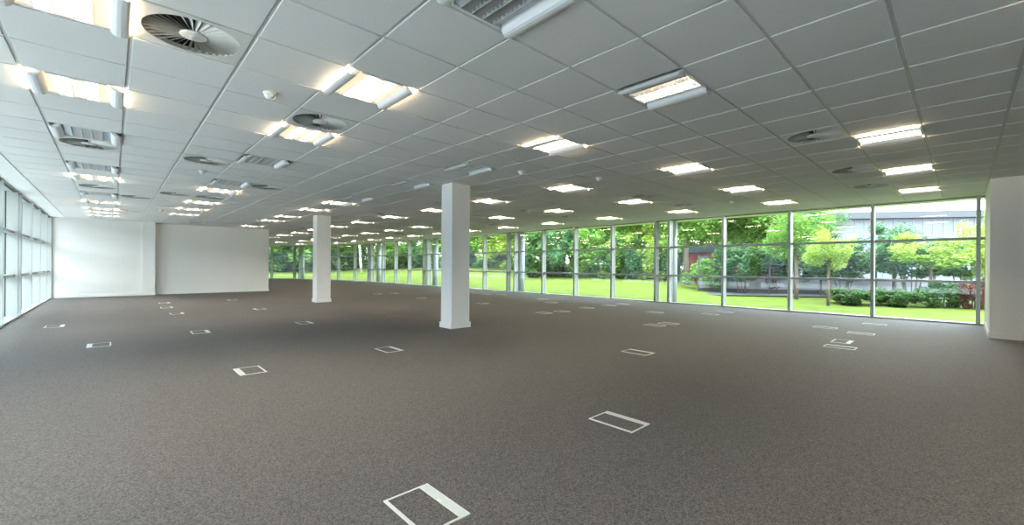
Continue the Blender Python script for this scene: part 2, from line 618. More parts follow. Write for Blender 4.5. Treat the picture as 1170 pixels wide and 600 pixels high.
bay = 2.85
js = []
for dbl in (3.67, -8.48, -20.69, -32.8, -45.0):
    js += [dbl, dbl - 0.8, dbl - 0.8 - bay, dbl - 0.8 - 2 * bay, dbl - 0.8 - 3 * bay]
right_js = [3.08] + [j for j in js if -44 < j < 2.9]
prev = None
for k in range(1, len(right_js)):
    window(P(17.05, right_js[k - 1]), P(17.05, right_js[k]), 0.0, 0.0, first=(k == 1))
ts = [0.0, 0.0296, 0.052, 0.1475, 0.2495, 0.3515, 0.46125, 0.4885, 0.598, 0.70, ARC_END]
pts = [(17.05, right_js[-1], 0.0)] + [(*arc(t), t) for t in ts[1:]]
for k in range(1, len(pts)):
    window(P(*pts[k - 1][:2]), P(*pts[k][:2]), pts[k - 1][2], pts[k][2])
left_js = [8.9] + [j for j in [9.0 - 3 * 0] + js + [3.67 + bay] if -32 < j < 8.5]
left_js = sorted(set(left_js), reverse=True) + [-32.2]
for k in range(1, len(left_js)):
    window(P(-6.5, left_js[k - 1]), P(-6.5, left_js[k]), math.pi, math.pi, first=(k == 1))

# ------------------------------------------------------------------ columns
def column(i0, i1, j0, j1, label):
    (xa, ya), (xb, yb) = P(i0, j0), P(i1, j1)
    w, d = xb - xa, yb - ya
    root = empty('square_column', ((xa + xb) / 2, (ya + yb) / 2, 0))
    tag(root, label, 'column', 'square white columns', 'thing')
    b = MB()
    c = 0.006
    o = [(-w / 2 + c, -d / 2), (w / 2 - c, -d / 2), (w / 2, -d / 2 + c), (w / 2, d / 2 - c), (w / 2 - c, d / 2), (-w / 2 + c, d / 2), (-w / 2, d / 2 - c), (-w / 2, -d / 2 + c)]
    for k in range(8):
        (x0, y0), (x1, y1) = o[k], o[(k + 1) % 8]
        b.face([(x0, y0, 0), (x1, y1, 0), (x1, y1, H + 0.002), (x0, y0, H + 0.002)])
    b.face([(x, y, H + 0.002) for x, y in o])
    b.build('column_shaft', M['wall'], root)
    b = MB()
    t = 0.018
    for x0, x1, y0, y1 in ((-w / 2 - t, w / 2 + t, -d / 2 - t, -d / 2), (-w / 2 - t, w / 2 + t, d / 2, d / 2 + t), (-w / 2 - t, -w / 2, -d / 2, d / 2), (w / 2, w / 2 + t, -d / 2, d / 2)):
        b.box(x0, x1, y0, y1, 0, 0.095)
        b.box(x0 + (0.006 if x0 < -w / 2 else 0), x1 - (0.006 if x1 > w / 2 else 0), y0 + (0.006 if y0 < -d / 2 else 0), y1 - (0.006 if y1 > d / 2 else 0), 0.095, 0.102)
    b.build('skirting', M['skirt'], root)


column(3.24, 3.91, -8.36, -8.95, 'square white column standing in the middle of the carpet, the nearer and larger one')
column(3.30, 3.98, -20.48, -21.09, 'square white column farther back, standing between the nearer column and the white wall')

round_labels = {
    -8.73: 'round pale steel column outside the glass, nearest of the row, beside the narrow pane',
    -20.86: 'round pale steel column outside the glass, just beside the large indoor column',
    -32.81: 'round pale steel column outside the glass, third of the row from the near end',
    -44.85: 'round pale steel column outside the glass, fourth of the row from the near end',
    'arc': 'round pale steel column outside the curved glass, last of the row'}


def round_column(i, j, label):
    x, y = P(i, j)
    root = empty('round_column', (x, y, -0.12))
    tag(root, label, 'column', 'round steel columns outside the windows', 'thing')
    b = MB()
    b.lathe([(0.16, 0), (0.16, 2.81)], 28)
    b.build('column_shaft', M['post'], root)
    b = MB()
    b.lathe([(0.19, -0.02), (0.19, 0.02), (0.165, 0.03)], 28)
    b.build('base_plate', M['post'], root)


for j in (-8.73, -20.86, -32.81):
    round_column(17.95, j, round_labels[j])
round_column(17.95, -44.85, round_labels[-44.85])
a = arc(0.476, 0.95)
round_column(a[0], a[1] + 0.2, round_labels['arc'])

# ------------------------------------------------------------------ louvre lights
S = T - 2 * g - 0.002


def light_meshes():
    r = {}
    h = S / 2
    b = MB()                   # housing: top and four sides, open below
    b.face([(-h, -h, 0.115), (h, -h, 0.115), (h, h, 0.115), (-h, h, 0.115)])
    for (x0, y0), (x1, y1) in (((-h, -h), (h, -h)), ((h, -h), (h, h)), ((h, h), (-h, h)), ((-h, h), (-h, -h))):
        b.face([(x0, y0, 0.006), (x1, y1, 0.006), (x1, y1, 0.115), (x0, y0, 0.115)])
    # end rails that carry the louvre and the wings
    for y0, y1 in ((-h, -h + 0.016), (h - 0.016, h)):
        b.box(-0.175, 0.175, y0, y1, -0.002, 0.03)
    r['housing'] = b.data('housing', [M['white']])
    # three reflector troughs
    b = MB()
    q = 0.268
    prof = [(-0.128, 0.010), (-0.127, 0.045), (-0.112, 0.070), (-0.084, 0.080), (-0.055, 0.074), (-0.03, 0.064), (0.0, 0.060)]
    prof = prof + [(-x, z) for x, z in reversed(prof[:-1])]
    for k in range(len(prof) - 1):
        (xa, za), (xb, zb) = prof[k], prof[k + 1]
        b.face([(xa, -q, za), (xa, q, za), (xb, q, zb), (xb, -q, zb)], 0, True)
    b.box(-0.125, 0.125, -q - 0.002, -q, 0.0, 0.085)
    b.box(-0.125, 0.125, q, q + 0.002, 0.0, 0.085)
    r['reflector'] = b.data('reflector', [M['trough']], weld=True)
    b = MB()                   # louvre blades
    for x in (-0.126, -0.042, 0.042, 0.126):
        b.box(x - 0.0022, x + 0.0022, -q, q, -0.004, 0.03)
    for k in range(15):
        y = -q + 2 * q * k / 14
        b.prism([(y - 0.0035, 0.028), (y, -0.002), (y + 0.0035, 0.028)], -0.125, 0.125, 'x')
    r['louvre'] = b.data('louvre', [M['louvre']])
    # curved wing panel that hangs below the ceiling; drawn on the +x side
    b = MB()
    prof = [(0.196, 0.030), (0.198, 0.008), (0.204, -0.012), (0.214, -0.026), (0.230, -0.035), (0.250, -0.038), (0.272, -0.034), (0.286, -0.025)]
    for k in range(len(prof) - 1):
        (xa, za), (xb, zb) = prof[k], prof[k + 1]
        b.face([(xa, -0.272, za), (xb, -0.280, zb), (xb, 0.280, zb), (xa, 0.272, za)], 0, True)
        b.face([(xa, -0.272, za + 0.003), (xa, 0.272, za + 0.003), (xb, 0.280, zb + 0.003), (xb, -0.280, zb + 0.003)], 0, True)
    for sy in (-1, 1):         # end cheeks
        y = 0.272 * sy
        pts = [(p, y * (1 + 0.03 * (p - 0.196) / 0.09), z) for p, z in prof[:7]] + [(0.262, y, -0.022), (0.222, y, 0.02)]
        b.face(pts)
    r['wing'] = b.data('wing', [M['white']], weld=True)
    for nm, mm in (('on', 'strip_on'), ('off', 'strip_off')):
        b = MB()
        b.face([(0.129, -0.266, 0.004), (0.129, 0.266, 0.004), (0.196, 0.266, 0.026), (0.196, -0.266, 0.026)])
        b.face([(0.129, -0.266, 0.007), (0.196, -0.266, 0.029), (0.196, 0.266, 0.029), (0.129, 0.266, 0.007)])
        r['side_diffuser_' + nm] = b.data('side_diffuser', [M[mm]])
    for nm, mm in (('on', 'tube_on'), ('off', 'tube_off'), ('dim', 'tube_dim')):
        b = MB()
        b.tube([(0, -0.262, 0.043), (0, 0.262, 0.043)], [0.013, 0.013], 8)
        r['tube_' + nm] = b.data('tube', [M[mm]])
    for nm, mm in (('on', 'spill_on'), ('off', 'tube_off')):
        b = MB()  # added tube over the wing; its glow spills onto nearby tiles
        b.tube([(0.248, -0.26, -0.013), (0.248, 0.26, -0.013)], [0.010, 0.010], 6)
        r['added_spill_tube_' + nm] = b.data('added_spill_tube', [M[mm]])
    return r


LM = light_meshes()


def child(name, me, parent, loc=(0, 0, 0), rotz=0.0):
    o = bpy.data.objects.new(name, me)
    COL.objects.link(o)
    o.parent = parent
    o.location = loc
    o.rotation_euler.z = rotz
    return o


def make_light(state):
    root = empty('ceiling_light')
    child('housing', LM['housing'], root)
    child('reflector', LM['reflector'], root)
    lv = child('louvre', LM['louvre'], root)
    k = 'on' if state == LIT else 'off'
    for rz in (0.0, math.pi):
        child('side_wing', LM['wing'], root, rotz=rz)
        child('side_diffuser', LM['side_diffuser_' + k], root, rotz=rz)
        st = 'on' if state == LIT or (state == HALF and rz) else 'off'
        child('added_spill_tube', LM['added_spill_tube_' + ('on' if state == LIT else 'off')], root, rotz=rz)
    if state == HALF:
        child('tube', LM['tube_dim'], root)
    else:
        for x in (-0.084, 0.084):
            child('tube', LM['tube_' + k], root, (x, 0, 0))
    return root


ROW = {-5: 'the row along the left windows', -2: 'the second row from those windows',
       1: 'the short row over the open carpet', 2: 'the row passing the square columns', -1: 'the far white wall',
       6: 'the first row past the columns', 10: 'the second row past the columns', 14: 'the row nearest the garden windows',
       12: 'the curved far windows', 9: 'the curved far windows'}
ORD = ['first', 'second', 'third', 'fourth', 'fifth', 'sixth', 'seventh', 'eighth', 'ninth', 'tenth', 'eleventh', 'twelfth', 'thirteenth', 'fourteenth']
protos = {s: None for s in (LIT, OFF, HALF)}
visible_from = {-5: -3, -2: -1, 1: -1, 2: -4, 6: 1, 10: 1, 14: 1}
for i in sorted({k[0] for k in lights}):
    cells = sorted([k for k in lights if k[0] == i], key=lambda c: -c[1])
    cnt = 0
    for c in cells:
        s = lights[c]
        if protos[s] is None:
            o = protos[s] = make_light(s)
        else:
            o = copy_tree(protos[s])
        x, y = P(c[0] + 0.5, c[1] + 0.5)
        o.location = (x, y, H)
        o.rotation_euler.z = 0
        word = {LIT: 'lit', OFF: 'unlit', HALF: 'half-lit'}[s]
        if c == (1, 3):
            lab = 'lit louvre light overhead beyond the half-lit one, beside the short end wall'
        elif c == (1, -1):
            lab = 'half-lit square louvre light with only its centre tube glowing'
        elif c == (-1, -31):
            lab = 'unlit louvre light in the ceiling just in front of the far white wall'
        elif c == (12, -55):
            lab = 'lit louvre light deepest in the ceiling by the curved far windows'
        elif c == (9, -52):
            lab = 'lit louvre light deep in the ceiling behind the end of the white wall'
        elif c[1] > visible_from.get(i, 99):
            lab = '%s unseen louvre light over the near end of %s' % (word, ROW[i]) + (', rearmost' if c == cells[0] and len([q for q in cells if q[1] > visible_from.get(i, 99)]) > 1 else '')
        else:
            lab = '%s louvre light, %s from the near end of %s' % (word, ORD[cnt], ROW[i])
            cnt += 1
        tag(o, lab, 'ceiling light', 'recessed louvre ceiling lights')

# ------------------------------------------------------------------ swirl air diffusers
def make_diffuser():
    root = empty('air_diffuser')
    h, R, seg = S / 2, 0.262, 48
    b = MB()
    ring = [(R * math.cos(2 * math.pi * k / seg), R * math.sin(2 * math.pi * k / seg)) for k in range(seg)]

    def edge(k):
        a = 2 * math.pi * k / seg
        c, s = math.cos(a), math.sin(a)
        q = h / max(abs(c), abs(s))
        return q * c, q * s
    for k in range(seg):
        k2 = (k + 1) % seg
        p, q = ring[k], ring[k2]
        e0, e1 = edge(k), edge(k + 1)
        b.face([(*p, -0.001), (*q, -0.001), (*e1, 0.0), (*e0, 0.0)])
        b.face([(*p, -0.001), (*p, 0.03), (*q, 0.03), (*q, -0.001)])
        b.face([(*e0, 0.0), (*e1, 0.0), (*e1, 0.01), (*e0, 0.01)])
    b.build('face_plate', M['plate'], root)
    b = MB()
    b.lathe([(R + 0.004, 0.03), (R + 0.004, 0.13)], 32, cap0=False)
    b.build('duct_box', M['dark'], root)
    b = MB()
    N = 36
    for k in range(N):
        a = 2 * math.pi * k / N
        c, s = math.cos(a), math.sin(a)

        def pt(r, w, z):
            return (r * c - w * s, r * s + w * c, z)
        r0, r1 = 0.078, 0.258
        w0, w1 = 0.0055, 0.0150
        up, lo = [], []
        top = [pt(r0, -w0, 0.020), pt(r1, -w1, 0.022), pt(r1, w1 * 0.75, -0.004), pt(r0, w0 * 0.75, 0.004)]
        b.face(top)
        b.face([(x, y, z + 0.0012) for x, y, z in reversed(top)])
    b.build('swirl_vanes', M['vane'], root)
    b = MB()
    b.lathe([(0.074, 0.014), (0.074, 0.002), (0.068, 0.0), (0.012, -0.001), (0.006, -0.004)], 28)
    b.build('hub', M['plate'], root)
    return root


dl = {
    (-4, -4): 'large round swirl diffuser beside the nearest lit louvre light',
    (-2, -6): 'round swirl diffuser touching the second lit light of the next row',
    (-5, -11): 'round swirl diffuser touching an unlit light by the left windows',
    (-3, -11): 'round swirl diffuser standing alone, with a small smoke detector just below it',
    (-1, -14): 'round swirl diffuser beside a lit light, in front of the nearer white wall section',
    (-5, -18): 'flat looking swirl diffuser between two lights of the left window row',
    (-3, -18): 'round swirl diffuser over the far carpet before the white wall',
    (-2, -18): 'round swirl diffuser between two lit lights before the white wall',
    (-4, -20): 'thin looking swirl diffuser beside the left window light row',
    (-4, -26): 'farthest swirl diffuser of the left side, close to the white wall',
    (5, 0): 'green tinted swirl diffuser near the end wall, closest on the garden side',
    (9, 0): 'swirl diffuser between two lit lights near the end wall',
    (12, 0): 'swirl diffuser nearest the garden glass at the end wall',
    (9, -6): 'green tinted swirl diffuser beside a lit light over the carpet, garden side',
    (12, -6): 'swirl diffuser close to the garden glass above the narrow pane',
    (5, -12): 'swirl diffuser mostly hidden behind the nearer square column',
    (9, -12): 'green tinted swirl diffuser just past the nearer square column',
    (12, -12): 'swirl diffuser close to the garden glass, second from the end wall',
    (5, -18): 'swirl diffuser between the two square columns, next to a lit light',
    (9, -18): 'swirl diffuser behind the nearer square column, second row',
    (12, -18): 'green tinted swirl diffuser close to the garden glass, third from the end wall',
    (5, -24): 'green tinted swirl diffuser just past the farther square column',
    (9, -24): 'small far swirl diffuser midway between the two square columns',
    (12, -24): 'swirl diffuser close to the garden glass, fourth from the end wall',
    (5, -30): 'small dark swirl diffuser beyond the white wall end',
    (12, -30): 'swirl diffuser close to the garden glass, farthest of them'}
first = None
for c in diffusers:
    if first is None:
        o = first = make_diffuser()
    else:
        o = copy_tree(first)
    x, y = P(c[0] + 0.5, c[1] + 0.5)
    o.location = (x, y, H)
    tag(o, dl[c], 'air diffuser', 'round swirl air diffusers')


def make_detector():
    root = empty('smoke_detector')
    b = MB()
    b.lathe([(0.052, 0.0), (0.052, -0.012), (0.048, -0.022)], 24)
    b.build('base', M['plastic'], root)
    b = MB()
    b.lathe([(0.046, -0.022), (0.044, -0.034), (0.034, -0.040), (0.030, -0.052), (0.020, -0.058), (0.006, -0.060)], 24)
    b.build('sensor_head', M['plastic'], root)
    return root


first = None
for (i, j), lab in {
        (-2.49, -4.65): 'white smoke detector between the large swirl diffuser and a lit light',
        (-2.4, -11.95): 'small white smoke detector below the swirl diffuser that stands alone',
        (-2.5, -23.9): 'tiny white smoke detector farthest back before the white wall',
        (3.66, -5.76): 'white smoke detector above and beside the nearer square column',
        (5.75, -4.75): 'white smoke detector between two rows of lit lights past the nearer column',
        (5.6, -20.8): 'tiny white smoke detector over the carpet past the farther column',
        (12.8, -3.7): 'tiny white smoke detector close to the garden glass'}.items():
    if first is None:
        o = first = make_detector()
    else:
        o = copy_tree(first)
    o.location = (*P(i, j), H)
    tag(o, lab, 'smoke detector', 'white smoke detectors')

# ------------------------------------------------------------------ floor boxes
def make_floor_box():          # flap on the +x side
    w, d, z = 0.122, 0.188, 0.005
    root = empty('floor_box')
    b = MB()
    t = 0.011
    for x0, x1, y0, y1 in ((-w, w, -d, -d + t), (-w, w, d - t, d), (-w, -w + 0.016, -d + t, d - t), (w - 0.008, w, -d + t, d - t)):
        b.box(x0, x1, y0, y1, 0.0, z)
    b.build('rim', M['boxrim'], root)
    b = MB()
    b.box(-w + 0.016, w - 0.054, -d + t, d - t, 0.0, 0.0035)
    b.build('carpet_lid', M['carpet'], root)
    b = MB()
    b.box(w - 0.054, w - 0.008, -d + t, d - t, 0.0, z + 0.001)
    b.build('cable_flap', M['boxflap'], root)
    b = MB()
    b.box(w - 0.049, w - 0.041, -0.016, 0.016, z + 0.001, z + 0.0025)
    b.build('finger_pull', M['grid'], root)
    return root


boxes = [
    (-2.35, -0.46, 0, 'white framed floor box nearest the viewer at the front of the carpet'),
    (0.37, -0.47, 0, 'white framed floor box second nearest, alone on the open carpet'),
    (-2.35, -6.5, 1, 'white framed floor box by itself in the grey carpet on the left window side'),
    (-4.35, -11.7, 1, 'white framed floor box near the left windows, closer than its neighbour'),
    (-2.35, -12.55, 0, 'white framed floor box one back from the lone left side box'),
    (-5.38, -16.77, 0, 'white framed floor box closest to the left window sill'),
    (0.38, -6.63, 0, 'white framed floor box in front of the nearer square column'),
    (0.41, -12.7, 0, 'white framed floor box in front of the farther square column'),
    (-2.34, -18.74, 0, 'small looking floor box, nearest of the left trio before the white wall'),
    (-2.42, -21.94, 0, 'small looking floor box, middle of the left trio before the white wall'),
    (-2.3, -24.87, 0, 'small looking floor box, farthest of the left trio before the white wall'),
    (0.41, -18.7, 1, 'small looking floor box in front of the white wall end'),
    (0.48, -25.0, 1, 'small looking floor box close to the white wall, farthest of that row'),
    (4.33, -2.6, 0, 'white framed floor box on the dark carpet past the nearer column'),
    (8.66, -4.6, 0, 'floor box joined corner to corner with another, its nearer half'),
    (9.42, -4.5, 0, 'floor box joined corner to corner with another, its farther half'),
    (12.35, -6.63, 0, 'thin looking floor box in front of the narrow garden pane'),
    (13.44, -4.76, 0, 'floor box near the garden glass, nearer one of a pair'),
    (14.68, -4.64, 0, 'floor box near the garden glass, farther one of a pair'),
    (11.67, -9.72, 0, 'thin looking single floor box between two pairs before the garden glass'),
    (8.6, -9.57, 0, 'floor box past the nearer column, nearer one of a pair'),
    (9.6, -9.47, 0, 'floor box past the nearer column, farther one of a pair'),
    (13.5, -9.76, 0, 'floor box under the glass mullions past the single one, nearer of two'),
    (14.72, -9.74, 0, 'floor box under the glass mullions past the single one, farther of two'),
    (12.56, -12.77, 0, 'thin faint floor box right of the nearer column, closer of two'),
    (13.87, -14.66, 0, 'thin faint floor box right of the nearer column, farther of two'),
    (9.4, -14.63, 0, 'thin floor box peeping out from behind the nearer column'),
    (14.0, -20.02, 0, 'very thin far floor box beside the nearer column, nearer of two'),
    (14.54, -19.1, 0, 'very thin far floor box beside the nearer column, farther of two'),
    (8.92, -19.89, 0, 'thin floor box between the two square columns, nearest of three'),
    (8.53, -24.8, 0, 'thin floor box between the two square columns, closer to the farther column'),
    (9.73, -24.83, 0, 'thin floor box between the two square columns, farthest of three'),
    (12.33, -0.6, 0, 'floor box near the end wall windows, off to the side alone'),
    (11.66, 0.41, 0, 'floor box near the end wall windows, third back from the touching pair'),
    (14.59, 0.39, 0, 'floor box closest to the big panes near the end wall'),
    (9.55, 0.30, 2, 'open looking floor box behind its touching partner near the end wall'),
    (8.55, 0.42, 0, 'floor box in front of its touching partner near the end wall'),
]
first = None
for i, j, side, lab in boxes:
    if first is None:
        o = first = make_floor_box()
    else:
        o = copy_tree(first)
    o.location = (*P(i, j), 0.0)
    o.rotation_euler.z = (0.0, math.pi, -math.pi / 2)[side]
    tag(o, lab, 'floor box', 'power floor boxes in the carpet')

# ------------------------------------------------------------------ outdoors: ground
def ground_z(x, y):
    # level by the service yard, a bank that climbs away from the glass farther along the garden
    ax, ay = P(*ARC_C)
    if y < ay:
        e = x - 10.4
    else:
        e = math.hypot(x - ax, y - ay) - ARC_R * T - 0.2
    e = max(0.0, min(e, 30.0) - 1.0)
    v = Vector((x, y, 0)) - EYE
    dep, lat = v.dot(FWD), v.dot(RGT)
    ratio = lat / max(dep, 0.1)
    knots = [(-0.9, 0.07), (-0.45, 0.07), (-0.25, 0.10), (0.07, 0.060), (0.28, 0.047), (0.45, 0.0), (9, 0.0)]
    s = 0.0 if ratio > 0.45 else 0.07
    for (r0, s0), (r1, s1) in zip(knots, knots[1:]):
        if r0 <= ratio <= r1:
            s = s0 + (s1 - s0) * (ratio - r0) / (r1 - r0)
    return -0.14 + s * e


def grid_ground(name, x0, x1, y0, y1, step, material):
    b = MB()
    nx, ny = int((x1 - x0) / step), int((y1 - y0) / step)
    for q in range(ny + 1):
        for p in range(nx + 1):
            x, y = x0 + p * step, y0 + q * step
            b.v.append((x, y, ground_z(x, y)))
    ax, ay = P(*ARC_C)
    for q in range(ny):
        for p in range(nx):
            n = q * (nx + 1) + p
            x, y = x0 + p * step, y0 + q * step
            if (y + step < ay and x + step < 10.2) or (y >= ay - step and math.hypot(max(x - ax, 0) + step, y - ay + step) < ARC_R * T - 0.5) or (y < 38 and x < 0):
                continue          # under the building
            b.f.append((n, n + 1, n + nx + 2, n + nx + 1)); b.m.append(0); b.smooth.append(True)
    return b.build(name, material)


tag(grid_ground('lawn', -8, 110, -60, 120, 1.5, M['grass']), kind='structure')
b = MB()
b.face([(-60, -60, -0.16), (-4.2, -60, -0.16), (-4.2, 120, -0.16), (-60, 120, -0.16)])
tag(b.build('pavement', M['pave']), kind='structure')


def strip_poly(name, pts, z, material):
    b = MB()
    b.face([(x, y, z) for x, y in pts])
    return tag(b.build(name, material), kind='structure')


strip_poly('pavement_yard', [out(0.38, 19.5), out(1.7, 16.0), out(1.9, 48), out(0.30, 48)], -0.085, M['tarmac'])

# ------------------------------------------------------------------ outdoors: plants
def blob_leaves(seed, clumps, leaf, n, rx=1.0, rz=1.0, flat=0.35):
    """leafy crown in a unit sphere: clumps of small two-sided leaves"""
    r = random.Random(seed)
    b = MB()
    cs = []
    for _ in range(clumps):
        while True:
            p = Vector((r.uniform(-1, 1), r.uniform(-1, 1), r.uniform(-1, 1)))
            if 0.25 < p.length < 0.86:
                break
        cs.append((p, r.uniform(0.18, 0.34)))
    for k in range(n):
        c, rad = cs[r.randrange(clumps)]
        d = Vector((r.gauss(0, 1), r.gauss(0, 1), r.gauss(0, 1))).normalized()
        p = c + d * rad * (r.random() ** 0.4)
        u = Vector((r.gauss(0, 1), r.gauss(0, 1), r.gauss(0, flat))).normalized()
        w = u.cross(Vector((r.gauss(0, 1), r.gauss(0, 1), r.gauss(0, 1)))).normalized()
        s = leaf * r.uniform(0.7, 1.4)
        p = Vector((p.x * rx, p.y * rx, p.z * rz))
        b.face([p - u * s, p - w * s * 0.5 + u * s * 0.1, p + u * s, p + w * s * 0.5 + u * s * 0.1])
    return b


CROWNS = {}
for key, (seed, cl, leaf, n) in dict(a=(1, 46, 0.034, 15000), b=(2, 60, 0.030, 18000), c=(3, 26, 0.040, 7000), d=(4, 34, 0.055, 9000)).items():
    CROWNS[key] = blob_leaves(seed, cl, leaf, n)
crown_cache = {}


def crown_mesh(key, material):
    if (key, material) not in crown_cache:
        crown_cache[(key, material)] = CROWNS[key].data('crown', [M[material]])
    return crown_cache[(key, material)]


def trunk_builder(h, r, seed, lean=0.0, limbs=4, spread=0.4):
    q = random.Random(seed)
    b = MB()
    top = (lean * h, 0.1 * lean * h, h)
    b.tube([(0, 0, -0.2), (lean * h * 0.3, 0, h * 0.35), (lean * h * 0.65, 0.05, h * 0.7), top], [r * 1.25, r, r * 0.75, r * 0.35], 10)
    for k in range(limbs):
        a = q.uniform(0, 2 * math.pi)
        z = h * q.uniform(0.45, 0.8)
        e = h * spread
        b.tube([(lean * z, 0, z), (lean * z + math.cos(a) * e * 0.5, math.sin(a) * e * 0.5, z + e * 0.45), (lean * z + math.cos(a) * e, math.sin(a) * e, z + e * 0.75)], [r * 0.5, r * 0.35, r * 0.12], 6)
    return b


def tree(lat, dep, height, radius, key, leaf, label, crown_low=0.35, bark='bark', group='trees beyond the lawn', squash=1.0, tr=0.14, lean=0.0, name='tree'):
    x, y = out(lat, dep)
    z = ground_z(x, y)
    root = empty(name, (x, y, z), rnd.uniform(0, 6.28) if not lean else -0.9)
    tag(root, label, 'tree', group)
    zc0 = height * crown_low
    trunk_builder(height * 0.8, tr, int(dep * 10 + lat * 100), lean).build('trunk', M[bark], root)
    c = child('crown', crown_mesh(key, leaf), root, (lean * height * 0.6, 0, (height + zc0) / 2), rnd.uniform(0, 6.28))
    c.scale = (radius, radius * squash, (height - zc0) / 2)
    return root


def shrub(lat, dep, height, radius, key, leaf, label, group='shrubs by the lawn', squash=1.0, turn=None, z0=0.0, name='shrub'):
    x, y = out(lat, dep)
    z = ground_z(x, y)
    root = empty(name, (x, y, z), turn if turn is not None else rnd.uniform(0, 6.28))
    tag(root, label, 'shrub', group)
    b = MB()
    q = random.Random(int(dep * 7 + lat * 31))
    for k in range(6):
        a = q.uniform(0, 6.28)
        b.tube([(0.1 * math.cos(a), 0.1 * math.sin(a), -0.15), (radius * 0.25 * math.cos(a), radius * 0.25 * math.sin(a), height * 0.4), (radius * 0.5 * math.cos(a), radius * 0.5 * math.sin(a), height * 0.72)], [0.025, 0.018, 0.008], 5)
    b.build('stems', M['bark'], root)
    c = child('foliage', crown_mesh(key, leaf), root, (0, 0, z0 + (height - z0) * 0.48))
    c.scale = (radius, radius * squash, (height - z0) * 0.56)
    return root


# planting by the big panes near the end wall
tree(0.705, 14.6, 2.75, 0.8, 'c', 'leaf_lime', 'small bright green tree behind the wide pane, dark stem showing', 0.42, tr=0.045, group='young trees before the yard')
tree(0.945, 15.0, 2.65, 1.5, 'c', 'leaf_lime', 'spreading yellow-green young tree in front of the pale building', 0.42, tr=0.05, group='young trees before the yard')
tree(1.085, 14.2, 3.6, 0.8, 'c', 'leaf_lime', 'loose leafy young tree closest to the end wall', 0.2, tr=0.045, group='young trees before the yard')
tree(0.86, 18.5, 3.5, 1.4, 'c', 'leaf_blue', 'grey-green tree standing in front of the pale building roof line', 0.35, tr=0.07, group='young trees before the yard')
tree(0.63, 17.5, 4.3, 1.3, 'c', 'leaf_mid', 'airy green tree between the young trees and the tall airy one', 0.3, tr=0.07, group='young trees before the yard')
shrub(0.76, 15.2, 0.62, 1.15, 'd', 'leaf_dark', 'low dark shrub on the lawn edge, lower mound under the bright small tree', squash=0.7)
shrub(0.86, 14.7, 0.66, 1.0, 'd', 'leaf_dark', 'low dark shrub beside the second mullion from the end wall', squash=0.7)
shrub(0.97, 14.3, 0.95, 0.95, 'd', 'leaf_dark', 'dark green bush in the bed below the spreading tree', squash=0.7)
shrub(1.055, 13.7, 1.05, 0.55, 'd', 'leaf_red', 'russet leaved bush in the bed near the end wall', squash=0.9)
shrub(1.125, 13.2, 1.35, 0.45, 'd', 'leaf_red', 'taller russet bush nearest to the end wall', squash=0.9)
shrub(0.90, 16.2, 2.7, 1.3, 'd', 'leaf_blue', 'grey-green bush mass behind the young trees', z0=1.0)
shrub(1.02, 16.0, 2.5, 1.2, 'd', 'leaf_mid', 'mid green bush mass behind the spreading tree', z0=1.0)
shrub(0.74, 18.5, 2.5, 1.5, 'd', 'leaf_dark', 'dark bush behind the bright small tree', z0=0.8)

# trees and bushes across the middle of the glass
tree(0.60, 24, 7.5, 2.6, 'c', 'leaf_mid', 'tall airy tree with sky showing through, beside the pale building', 0.25)
tree(0.665, 21, 5.2, 1.5, 'c', 'leaf_blue', 'thin grey-green tree with white blossom gaps near the yard fence', 0.3, tr=0.06)
tree(0.53, 27, 9.5, 3.4, 'b', 'leaf_mid', 'tall green tree behind the third wide pane from the end wall', 0.22)
tree(0.44, 30, 10, 3.6, 'a', 'leaf_lime', 'tall yellow-green tree above the red brick outbuilding', 0.25)
tree(0.37, 26, 9, 2.8, 'b', 'leaf_mid', 'tall tree just past the nearest round steel column', 0.2)
shrub(0.50, 20.5, 2.6, 1.35, 'd', 'leaf_dark', 'rounded dark green bush on a short stem beyond the lawn', group='bushes across the lawn', z0=0.7)
shrub(0.43, 22.5, 1.9, 1.5, 'd', 'leaf_mid', 'green bush in front of the red brick outbuilding', group='bushes across the lawn')
shrub(0.555, 21.5, 2.3, 0.9, 'd', 'leaf_red', 'brownish bush between two dark bushes at the yard edge', group='bushes across the lawn')
shrub(0.62, 21.0, 2.6, 1.3, 'd', 'leaf_dark', 'dark bush at the yard edge beside the thin tree', group='bushes across the lawn', z0=0.6)
shrub(0.335, 27, 2.6, 1.0, 'd', 'leaf_dark', 'dark bush seen through the narrow pane', group='bushes across the lawn')
tree(0.30, 33, 11, 3.8, 'a', 'leaf_lime', 'broad yellow-green tree behind the pane left of the narrow one', 0.2)
shrub(0.27, 28, 3.1, 1.7, 'd', 'leaf_lime', 'bright rounded bush on the lawn edge left of the narrow pane', group='bushes across the lawn')
shrub(0.225, 28, 2.9, 1.6, 'd', 'leaf_dark', 'dark green bush beside the bright rounded bush', group='bushes across the lawn')
tree(0.22, 36, 12, 4.0, 'b', 'leaf_lime', 'tall bright tree fifth pane along from the end wall', 0.15)
tree(0.15, 34, 11, 3.6, 'b', 'leaf_mid', 'dense green tree behind the sixth pane from the end wall', 0.1)
shrub(0.165, 29, 3.6, 2.1, 'd', 'leaf_mid', 'large green bush in front of the dense tree', group='bushes across the lawn')
shrub(0.095, 30, 3.9, 2.2, 'd', 'leaf_blue', 'large blue-green bush with a dark stem', group='bushes across the lawn')
tree(0.08, 37, 12, 4.2, 'a', 'leaf_mid', 'big tree right of the second round steel column', 0.1)
shrub(0.025, 31, 3.4, 2.4, 'd', 'leaf_dark', 'dark hedge-like bush just past the second round column', group='bushes across the lawn')
tree(0.00, 40, 13, 4.6, 'b', 'leaf_mid', 'big tree behind the second round steel column', 0.12)
shrub(-0.05, 41, 3.6, 3.0, 'd', 'leaf_lime', 'yellow-green bush on the bank beside the second round column', group='bushes on the bank')
